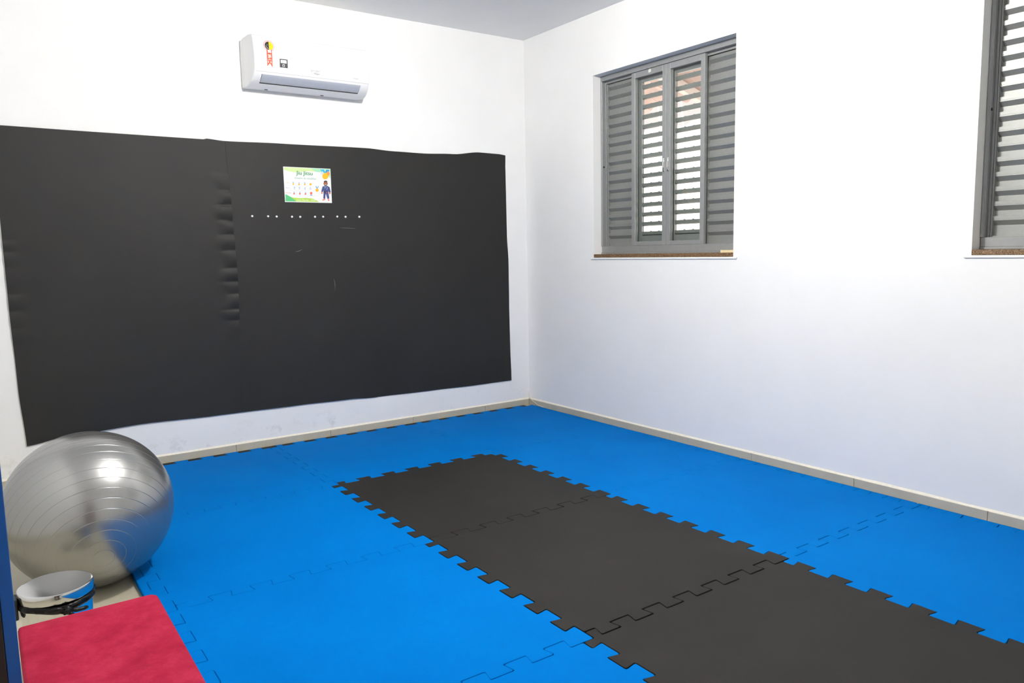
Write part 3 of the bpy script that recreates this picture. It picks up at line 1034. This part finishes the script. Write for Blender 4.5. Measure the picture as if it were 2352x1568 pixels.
# printed cartoon wrestler in a blue gi
skin, navy, navy2, hair = (168, 98, 66), (52, 66, 122), (70, 84, 140), (44, 30, 28)
pmulti('printed_feet', [[(1370, 1268), (1420, 1228), (1480, 1232), (1478, 1258), (1400, 1278)], [(1558, 1232), (1605, 1235), (1622, 1288), (1570, 1292)]], (226, 116, 86), 3)
pmulti('printed_trousers', [[(1420, 1025), (1500, 1035), (1485, 1110), (1475, 1230), (1412, 1210), (1418, 1110)], [(1490, 1035), (1580, 1025), (1600, 1110), (1612, 1215), (1550, 1230), (1512, 1110)]], navy, 3)
pmulti('printed_jacket', [[(1452, 805), (1540, 805), (1620, 850), (1660, 1010), (1604, 1022), (1580, 960), (1582, 1040), (1418, 1035), (1420, 950), (1395, 1010), (1342, 995), (1385, 830)]], navy, 4)
pmulti('printed_lapel', [[(1545, 850), (1562, 862), (1525, 945), (1512, 935)], [(1455, 820), (1475, 900), (1468, 905), (1440, 830)], [(1555, 1090), (1575, 1092), (1572, 1112), (1556, 1110)]], (150, 166, 206), 5)
pmulti('printed_shirt', [[(1462, 815), (1530, 815), (1492, 885)]], (112, 140, 168), 5)
pmulti('printed_belt', [[(1420, 985), (1580, 1000), (1580, 1036), (1420, 1022)]], (34, 30, 50), 6)
pmulti('printed_belt_tip', [[(1500, 1000), (1556, 1018), (1550, 1038), (1498, 1018)]], (226, 84, 110), 7)
pmulti('printed_hands', [disc(1365, 1035, 26, 28), disc(1628, 1045, 28, 30)], (206, 112, 82), 5)
pmulti('printed_head', [disc(1487, 725, 62, 82, 24), disc(1424, 735, 12, 20), disc(1548, 738, 12, 20)], skin, 6)
pmulti('printed_beard', [[(1436, 745), (1450, 770), (1487, 780), (1525, 770), (1538, 745), (1532, 792), (1487, 812), (1442, 792)]], hair, 7)
pmulti('printed_hair', [[(1424, 700), (1430, 655), (1480, 636), (1535, 650), (1548, 705), (1535, 690), (1487, 678), (1438, 690)], [(1447, 705), (1478, 706), (1478, 714), (1447, 713)], [(1497, 706), (1530, 706), (1530, 713), (1497, 714)]], hair, 7)
pmulti('printed_smile', [[(1455, 765), (1520, 766), (1505, 782), (1470, 782)]], (246, 226, 190), 8)

# ------------------------------------------------------------------ air conditioner
AX0, AX1, AZ = 0.952, 1.700, 2.186 + T
ac = tag(empty('air_conditioner', (AX0, YW, AZ)), 'white split air conditioner with a red energy ribbon sticker, above the black panels', 'air conditioner')
obj('back_plate', box((AX0, YW - 0.040, AZ + 0.004), (AX1 - 0.006, YW - 0.0005, AZ + 0.278), 0.006, 2), M['whiteside'], ac)
prof = [(0.042, 0.002), (0.082, 0.002), (0.115, 0.010), (0.145, 0.028), (0.168, 0.052), (0.182, 0.078), (0.189, 0.104), (0.190, 0.15), (0.187, 0.21), (0.180, 0.262), (0.174, 0.276), (0.160, 0.285), (0.130, 0.287), (0.042, 0.283)]
def ac_body(x0, x1, inset0, inset1):
    bm = bmesh.new()
    NS = 5
    rings = []
    for s in [0, .15, .45, 1]:
        pass
    stations = [(x0, 0.955), (x0 + 0.004, 0.985), (x0 + 0.012, 1.0), (x1 - 0.012, 1.0), (x1 - 0.004, 0.985), (x1, 0.955)]
    for x, k in stations:
        row = []
        for d, z in prof:
            f = (d - 0.042) / 0.148
            xin = (inset0 if x < (x0 + x1) / 2 else -inset1) * f * f
            dd = 0.042 + (d - 0.042) * k
            zz = 0.145 + (z - 0.145) * (0.985 if k < 0.97 else 1.0)
            row.append(bm.verts.new((x + xin, YW - dd, AZ + zz)))
        rings.append(row)
    n = len(prof)
    for A, B in zip(rings[:-1], rings[1:]):
        for i in range(n):
            bm.faces.new((A[i], A[(i + 1) % n], B[(i + 1) % n], B[i]))
    bm.faces.new(rings[0]); bm.faces.new(rings[-1])
    return bm
obj('body', ac_body(AX0 + 0.004, AX1, 0.022, 0.004), M['white'], ac, smooth=True, auto=0.5)
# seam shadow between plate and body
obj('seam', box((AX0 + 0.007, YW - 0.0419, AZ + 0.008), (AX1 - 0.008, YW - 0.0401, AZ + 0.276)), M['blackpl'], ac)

def ac_pt(d, z):
    return (YW - d, AZ + z)
def on_prof(z, lift=0.0012):
    """depth of the lower front curve at height z"""
    for (d0, z0), (d1, z1) in zip(prof[1:9], prof[2:10]):
        if z0 <= z <= z1:
            return d0 + (d1 - d0) * (z - z0) / (z1 - z0) + lift
    return 0.19 + lift
def ac_patch(name, corners, mat, parent, nu=8, nv=6, lift=0.0015, thick=0.0012):
    """plate laid on the curved front: corners (x_low_z, x_low_z, x_high...)"""
    (xa0, xa1, za), (xb0, xb1, zb_) = corners
    bm = bmesh.new()
    G = []
    for layer in (lift, lift - thick):
        g = []
        for j in range(nv + 1):
            v = j / nv
            z = za + (zb_ - za) * v
            d = on_prof(z, layer)
            g.append([bm.verts.new((xa0 + (xb0 - xa0) * v + ((xa1 - xa0) + ((xb1 - xb0) - (xa1 - xa0)) * v) * i / nu, YW - d, AZ + z)) for i in range(nu + 1)])
        G.append(g)
    F, B = G
    for j in range(nv):
        for i in range(nu):
            bm.faces.new((F[j][i], F[j][i + 1], F[j + 1][i + 1], F[j + 1][i]))
            bm.faces.new((B[j][i], B[j + 1][i], B[j + 1][i + 1], B[j][i + 1]))
        for i in (0, nu):
            bm.faces.new((F[j][i], F[j + 1][i], B[j + 1][i], B[j][i]))
    for i in range(nu):
        for j in (0, nv):
            bm.faces.new((F[j][i], F[j][i + 1], B[j][i + 1], B[j][i]))
    return obj(name, bm, mat, parent, smooth=True, auto=0.6)
ac_patch('outlet_recess', ((1.016, 1.636, 0.0175), (1.020, 1.640, 0.0625)), M['blackpl'], ac, lift=0.0010)
flap = ac_patch('air_flap', ((1.0185, 1.6345, 0.0225), (1.0225, 1.640, 0.0625)), M['greyflap'], ac, lift=0.0024)
ac_patch('outlet_lip', ((1.014, 1.638, 0.0140), (1.014, 1.638, 0.0180)), M['white'], ac, lift=0.0022, nv=2)
ac_patch('panel_seam', ((0.985, 1.690, 0.0760), (0.985, 1.690, 0.0772)), flat(178, 180, 184), ac, lift=0.0009, nv=1, thick=0.0006)
for a, b in ((1.07, 1.088), (1.42, 1.438)):
    obj('screw_cover', box((a, YW - 0.060, AZ - 0.0005), (b, YW - 0.048, AZ + 0.0035)), M['blackpl'], ac)

YF = YW - 0.1905
def af(x, z, layer=1):        # point on the front panel (z relative to mat top)
    zz = z + T - AZ
    d = on_prof(min(0.275, max(0.105, zz)), 0.0006 + 0.0003 * layer)
    return Vector((x, YW - d, z + T))
def hug_front(bm, layer):
    # cut flat print at the bends of the front panel and lay it on the curve
    for kz in (0.104, 0.15, 0.21, 0.262):
        bmesh.ops.bisect_plane(bm, geom=list(bm.verts) + list(bm.edges) + list(bm.faces), dist=1e-6, plane_co=(0, 0, AZ + kz - T), plane_no=(0, 0, 1))
    for v in bm.verts:
        v.co = af(v.co.x, v.co.z, layer)
def ac_shape(name, polys, col, parent, layer=1):
    bm = bmesh.new()
    for pts in polys:
        add_poly(bm, [Vector((x, 0, z)) for x, z in pts])
    hug_front(bm, layer)
    return obj(name, bm, flat(*col), parent)
def rdisc(cx, cz, r, a0=0, a1=2 * PI, n=28):
    return [(cx + r * math.cos(a0 + (a1 - a0) * i / (n - (0 if abs(a1 - a0 - 2 * PI) < 1e-6 else 1))), cz + r * math.sin(a0 + (a1 - a0) * i / (n - (0 if abs(a1 - a0 - 2 * PI) < 1e-6 else 1)))) for i in range(n)]
scx, scz = 1.0665, 2.410
st = ac_shape('energy_sticker', [rdisc(scx, scz, 0.0315)], (226, 84, 100), ac, 1)
ac_shape('seal_ring', [rdisc(scx, scz, 0.0290)], (252, 246, 240), st, 2)
ac_shape('seal_line', [rdisc(scx, scz, 0.0255)], (226, 110, 90), st, 3)
ac_shape('ribbon', [[(scx - 0.0155, 2.392), (scx + 0.0155, 2.392), (scx + 0.0152, 2.289), (scx, 2.310), (scx - 0.0172, 2.2925)]], (246, 78, 40), st, 3)
ac_shape('seal_dark_half', [rdisc(scx, scz, 0.0235, PI / 2, 3 * PI / 2)], (38, 34, 36), st, 4)
ac_shape('seal_yellow_half', [rdisc(scx, scz, 0.0235, -PI / 2, PI / 2)], (250, 224, 0), st, 4)
ac_shape('seal_eye', [rdisc(scx + 0.007, scz + 0.004, 0.0020, n=12)], (30, 28, 24), st, 5)
ac_shape('seal_wink', [[(scx - 0.012, scz + 0.006), (scx - 0.004, scz + 0.004), (scx - 0.004, scz + 0.0028), (scx - 0.012, scz + 0.0048)]], (225, 222, 230), st, 5)
arc = rdisc(scx, scz, 0.0175, PI * 1.0, PI * 1.45, 10)
ac_shape('seal_smile', [arc + [(scx + (x - scx) * 0.9, scz + (z - scz) * 0.9) for x, z in reversed(arc)]], (222, 220, 226), st, 5)
ac_shape('ribbon_label', [[(scx - 0.0095, 2.387), (scx + 0.0105, 2.387), (scx + 0.0105, 2.370), (scx - 0.0095, 2.371)]], (238, 232, 238), st, 5)
ac_shape('ribbon_drop', [rdisc(scx, 2.370, 0.0040, PI, 2 * PI, 10)], (40, 30, 30), st, 5)
bars = []
for k, (a, b) in enumerate(((-0.0095, 0.0095), (-0.0095, 0.0060), (-0.006, 0.0095), (-0.0095, 0.0095), (-0.0095, 0.002))):
    z = 2.3605 - k * 0.0042
    bars.append([(scx + a, z), (scx + b, z - 0.0003), (scx + b, z - 0.0031), (scx + a, z - 0.0028)])
for z, a, b in ((2.3345, -0.008, 0.006), (2.3312, -0.012, 0.012)):
    bars.append([(scx + a, z), (scx + b, z - 0.0004), (scx + b, z - 0.0016), (scx + a, z - 0.0012)])
ac_shape('ribbon_bars', bars, (252, 236, 226), st, 5)
def af_text(name, body, x, z, size, col, parent, layer=6, **kw):
    text_mesh(name, body, size, flat(*col), parent, lambda a, b: Vector((x + a, 0, z + b)), hug=layer, **kw)
af_text('ribbon_letters', 'PROCEL', scx, 2.3755, 0.0052, (120, 60, 60), st)
af_text('ribbon_letters', '2  A', scx - 0.001, 2.3135, 0.0140, (250, 240, 232), st, bold=0.0003)
sk = ac_shape('wifi_sticker', [[(1.1250, 2.3445), (1.1725, 2.3445), (1.1715, 2.2955), (1.1238, 2.2955)]], (44, 44, 48), ac, 1)
ac_shape('sticker_window', [[(1.1305, 2.3390), (1.1660, 2.3390), (1.1658, 2.3210), (1.1303, 2.3210)]], (244, 244, 244), sk, 2)
af_text('sticker_letters', 'WI-FI', 1.1480, 2.3265, 0.0105, (70, 70, 74), sk, 3)
arc = rdisc(1.147, 2.3085, 0.0075, 0, PI * 1.4, 12)
ac_shape('sticker_icon', [arc + [(1.147 + (x - 1.147) * 0.68, 2.3085 + (z - 2.3085) * 0.68) for x, z in reversed(arc)], [(1.148, 2.303), (1.1535, 2.303), (1.151, 2.310)]], (236, 236, 238), sk, 3)
af_text('sticker_letters', 'CONNECT', 1.1480, 2.2980, 0.0042, (200, 200, 204), sk, 3)
af_text('small_print', 'A 12000 Btu/h', 1.098, 2.3035, 0.0042, (190, 190, 190), ac, 2)
af_text('brand_lettering', 'Springer', 1.3400, 2.2945, 0.0185, (158, 158, 162), ac, 2, shear=0.25)
af_text('brand_lettering', 'Midea', 1.3480, 2.2790, 0.0150, (150, 150, 154), ac, 2, shear=0.2)
arc = rdisc(1.3195, 2.2840, 0.0078, PI * 0.35, PI * 1.75, 16)
ac_shape('brand_swoosh', [arc + [(1.3195 + (x - 1.3195) * 0.88, 2.2840 + (z - 2.2840) * 0.88) for x, z in reversed(arc)]], (150, 150, 154), ac, 2)
af_text('range_lettering', 'Inverter', 1.6040, 2.2800, 0.0105, (150, 150, 152), ac, 2)

# ------------------------------------------------------------------ thin cable in the corner
bm = bmesh.new()
add_tube(bm, [(XW - 0.014, YW - 0.0125, 0.100 + T), (XW - 0.016, YW - 0.016, 0.070 + T), (XW - 0.018, YW - 0.035, 0.050 + T), (XW - 0.017, YW - 0.075, 0.030 + T), (XW - 0.016, YW - 0.12, 0.013 + T),
              (XW - 0.0155, YW - 0.17, 0.0055 + T), (XW - 0.0155, YW - 0.21, 0.0035 + T)], 0.0026, 8)
tag(obj('cable', bm, M['cable'], smooth=True), 'thin cream cable curling down in the room corner', 'cable')

# ------------------------------------------------------------------ exercise ball
BR, BX, BY = 0.290, -0.170, -0.534
bm = bmesh.new()
prof = []
step = math.radians(7.3)
angs = []
k = 1
while k * step < PI - 0.1:
    angs.append(k * step); k += 1
prof.append((0.0, BR))
prev = 0.0
gw, gd = 0.0038, 0.0011
for a in angs:
    for s in (0.35, 0.7):
        m = prev + (a - prev) * s
        prof.append((BR * math.sin(m), BR * math.cos(m)))
    for da, dr in ((-gw * 3, 0.0), (-gw * 1.5, 0.0), (-gw * 0.5, 0.0001), (0.0, -gd), (gw * 0.5, 0.0001), (gw * 1.5, 0.0), (gw * 3, 0.0)):
        prof.append(((BR + dr) * math.sin(a + da), (BR + dr) * math.cos(a + da)))
    prev = a
prof.append((0.0, -BR))
add_lathe(bm, prof, 112)
axis = Vector((0.017, -0.927, -0.375)).normalized()
q = Vector((0, 0, 1)).rotation_difference(axis)
bmesh.ops.rotate(bm, verts=bm.verts, cent=(0, 0, 0), matrix=q.to_matrix())
# slight flattening where it rests
for v in bm.verts:
    if v.co.z < -BR + 0.006:
        v.co.z = -BR + 0.006 - (-BR + 0.006 - v.co.z) * 0.35
zmin = min(v.co.z for v in bm.verts)
bmesh.ops.translate(bm, verts=bm.verts, vec=(BX, BY, -zmin))
ballr = tag(empty('exercise_ball', (BX, BY, 0)), 'large shiny silver exercise ball with fine rings', 'exercise ball')
obj('skin', bm, M['ball'], ballr, smooth=True)
bm = bmesh.new()
add_lathe(bm, [(0, 0.0012), (0.006, 0.0010), (0.0075, 0.0), (0.0075, -0.003), (0, -0.003)], 16)
bmesh.ops.translate(bm, verts=bm.verts, vec=(0, 0, BR))
bmesh.ops.rotate(bm, verts=bm.verts, cent=(0, 0, 0), matrix=Vector((0, 0, 1)).rotation_difference(-axis).to_matrix())
bmesh.ops.translate(bm, verts=bm.verts, vec=(BX, BY, -zmin))
obj('valve_plug', bm, M['white'], ballr, smooth=True)

# ------------------------------------------------------------------ pedal bin
KX, KY, KR, KZ = -0.332, -1.180, 0.098, 0.250 + T
binr = tag(empty('pedal_bin', (KX, KY, 0)), 'small chrome pedal bin with knotted black liner', 'bin')
bm = bmesh.new()
add_lathe(bm, [(0, 0.012), (KR - 0.012, 0.012), (KR - 0.012, 0.016), (KR - 0.004, KZ - 0.036), (KR - 0.006, KZ - 0.036), (KR - 0.014, 0.020), (0, 0.020)], 64, KX, KY)
obj('body', bm, M['chrome'], binr, smooth=True, auto=0.6)
bm = bmesh.new()
add_lathe(bm, [(0, 0.0), (KR - 0.006, 0.0), (KR - 0.005, 0.003), (KR - 0.007, 0.0118), (0, 0.0118)], 48, KX, KY)
obj('base_ring', bm, M['blackpl'], binr, smooth=True, auto=0.6)
bm = bmesh.new()
add_lathe(bm, [(0, KZ), (KR * 0.5, KZ), (KR - 0.009, KZ), (KR - 0.007, KZ), (KR - 0.003, KZ - 0.0003), (KR - 0.001, KZ - 0.0015), (KR, KZ - 0.005), (KR, KZ - 0.027), (KR - 0.001, KZ - 0.029), (KR - 0.003, KZ - 0.0285), (KR - 0.003, KZ - 0.006), (0, KZ - 0.004)], 72, KX, KY)
obj('lid', bm, M['chrome_satin'], binr, smooth=True, auto=0.5)
# black liner folded over the rim: a lumpy band, tied in a knot
bm = bmesh.new()
N = 72
rings = []
for i in range(N):
    a = 2 * PI * i / N
    lump = 0.0018 * math.sin(a * 9) + 0.0014 * math.sin(a * 17 + 1) + 0.001 * math.sin(a * 31)
    drop = 0.004 * math.sin(a * 2 + 0.8) + 0.002 * math.sin(a * 5)
    c, s = math.cos(a), math.sin(a)
    row = []
    for dr, dz in ((-0.002, 0.0), (0.0025, -0.001), (0.0055 + lump, -0.006), (0.006 + lump, -0.012), (0.004 + lump * 0.5, -0.018), (-0.001, -0.022 + drop * 0.4)):
        r = KR - 0.003 + dr
        row.append(bm.verts.new((KX + r * c, KY + r * s, KZ - 0.031 + dz + drop * 0.7)))
    rings.append(row)
for i in range(N):
    A, B = rings[i], rings[(i + 1) % N]
    for k in range(5):
        bm.faces.new((A[k], A[k + 1], B[k + 1], B[k]))
    bm.faces.new((A[5], A[0], B[0], B[5]))
liner = obj('liner', bm, M['liner'], binr, smooth=True)
ka = math.atan2(-0.985, 0.17)
kx, ky, kz = KX + (KR + 0.006) * math.cos(ka), KY + (KR + 0.006) * math.sin(ka), KZ - 0.048
bm = bmesh.new()
bmesh.ops.create_icosphere(bm, subdivisions=3, radius=0.013, matrix=Matrix.Translation((kx, ky, kz)))
for v in bm.verts:
    d = v.co - Vector((kx, ky, kz))
    f = 1 + 0.22 * math.sin(d.x * 700) * math.sin(d.z * 600 + 1) + 0.12 * math.sin(d.y * 900)
    v.co = Vector((kx, ky, kz)) + Vector((d.x * 1.15, d.y * 0.8, d.z)) * f
def tail(pts, radii):
    add_tube(bm, pts, radii, 8)
tail([(kx + 0.004, ky - 0.002, kz), (kx + 0.022, ky - 0.001, kz - 0.006), (kx + 0.043, ky + 0.006, kz - 0.008), (kx + 0.052, ky + 0.010, kz - 0.009)], [0.004, 0.006, 0.0065, 0.004])
tail([(kx, ky - 0.002, kz), (kx + 0.010, ky - 0.004, kz - 0.014), (kx + 0.022, ky - 0.004, kz - 0.026), (kx + 0.027, ky - 0.004, kz - 0.034)], [0.004, 0.006, 0.006, 0.003])
tail([(kx - 0.004, ky - 0.001, kz + 0.004), (kx - 0.030, ky + 0.001, kz + 0.009), (kx - 0.055, ky + 0.010, kz + 0.006)], [0.005, 0.0075, 0.004])
obj('knot', bm, M['liner'], liner, smooth=True)
bm = bmesh.new()
add_box(bm, (KX - KR - 0.018, KY - 0.028, KZ - 0.075), (KX - KR + 0.001, KY + 0.022, KZ - 0.012), 0.004, 2)
obj('hinge', bm, M['blackpl'], binr)
bm = bmesh.new()
add_box(bm, (KX + KR - 0.012, KY - 0.020, 0.003), (KX + KR + 0.028, KY + 0.020, 0.009), 0.002)
obj('pedal', bm, M['blackpl'], binr)

# ------------------------------------------------------------------ red bench
HZ = 0.40 + T
bx0, bx1, by0, by1 = -0.440, -0.158, -2.90, -1.790
bench = tag(empty('padded_bench', ((bx0 + bx1) / 2, (by0 + by1) / 2, 0)), 'red padded bench with worn stained top, in front of the chrome bin', 'bench')
bm = bmesh.new()
outl = []
for (cx, cy, r, a0) in ((bx0, by0, 0.010, PI), (bx1, by0, 0.022, 1.5 * PI), (bx1, by1, 0.022, 0.0), (bx0, by1, 0.010, 0.5 * PI)):
    sx, sy = (1 if cx == bx0 else -1), (1 if cy == by0 else -1)
    outl += [(cx + sx * r + r * math.cos(a0 + PI / 2 * k / 6), cy + sy * r + r * math.sin(a0 + PI / 2 * k / 6)) for k in range(7)]
n = len(outl)
rows = []
for ins, z in ((0.004, HZ - 0.055), (0.0, HZ - 0.050), (0.0, HZ - 0.008), (0.0025, HZ - 0.0025), (0.008, HZ), (0.06, HZ + 0.0006)):
    pl = inset_poly(outl, ins) if ins < 0.03 else [((x - (bx0 + bx1) / 2) * 0.6 + (bx0 + bx1) / 2, (y - (by0 + by1) / 2) * 0.9 + (by0 + by1) / 2) for x, y in outl]
    rows.append([bm.verts.new((x, y, z)) for x, y in pl])
for A, B in zip(rows[:-1], rows[1:]):
    for i in range(n):
        bm.faces.new((A[i], A[(i + 1) % n], B[(i + 1) % n], B[i]))
bm.faces.new(rows[0]); bm.faces.new(rows[-1])
pad = obj('pad', bm, M['red'], bench, smooth=True, auto=0.8)
obj('base_board', box((bx0 + 0.012, by0 + 0.012, HZ - 0.070), (bx1 - 0.012, by1 - 0.012, HZ - 0.0555), 0.002), M['wood'], bench)
obj('rail', box(((bx0 + bx1) / 2 - 0.025, by0 + 0.10, HZ - 0.121), ((bx0 + bx1) / 2 + 0.025, by1 - 0.10, HZ - 0.0705), 0.003), M['steel'], bench)
for yy in (by0 + 0.16, by1 - 0.16):
    xm = (bx0 + bx1) / 2
    obj('leg', box((xm - 0.025, yy - 0.025, 0.052), (xm + 0.025, yy + 0.025, HZ - 0.1215), 0.003), M['steel'], bench)
    ft = obj('foot', box((xm - 0.10, yy - 0.025, 0.0225), (xm + 0.16, yy + 0.025, 0.0515), 0.003), M['steel'], bench) if False else \
        obj('foot', box((bx0 + 0.010, yy - 0.025, 0.003), (xm + 0.075, yy + 0.025, 0.0515), 0.003), M['steel'], bench)
stn = bmesh.new()
sc = (-0.363, -2.165)
pts = [(sc[0] + (0.024 + 0.007 * math.sin(3 * a) + 0.004 * math.sin(7 * a)) * math.cos(a) * 1.2, sc[1] + (0.017 + 0.005 * math.cos(4 * a)) * math.sin(a)) for a in [2 * PI * i / 30 for i in range(30)]]
f = stn.faces.new([stn.verts.new((x, y, HZ + 0.0009)) for x, y in pts])
bmesh.ops.triangulate(stn, faces=[f])
obj('stain', stn, flat(126, 50, 56, 0.9), pad)

# ------------------------------------------------------------------ upright post
post = tag(empty('upright_post', (-0.475, -2.30, 0)), 'slim blue enamelled upright post with black side, beside the red bench', 'post')
obj('blue_tube', box((-0.4630, -2.3167, 0.0062), (-0.4450, -2.2767, 1.30), 0.0015, 2), M['postblue'], post)
obj('black_tube', box((-0.4990, -2.3187, 0.0062), (-0.4632, -2.2747, 1.26), 0.002, 2), M['blackpl'], post)
obj('base_plate', box((-0.540, -2.36, 0.0), (-0.4425, -2.23, 0.006), 0.0015), M['steel'], post)
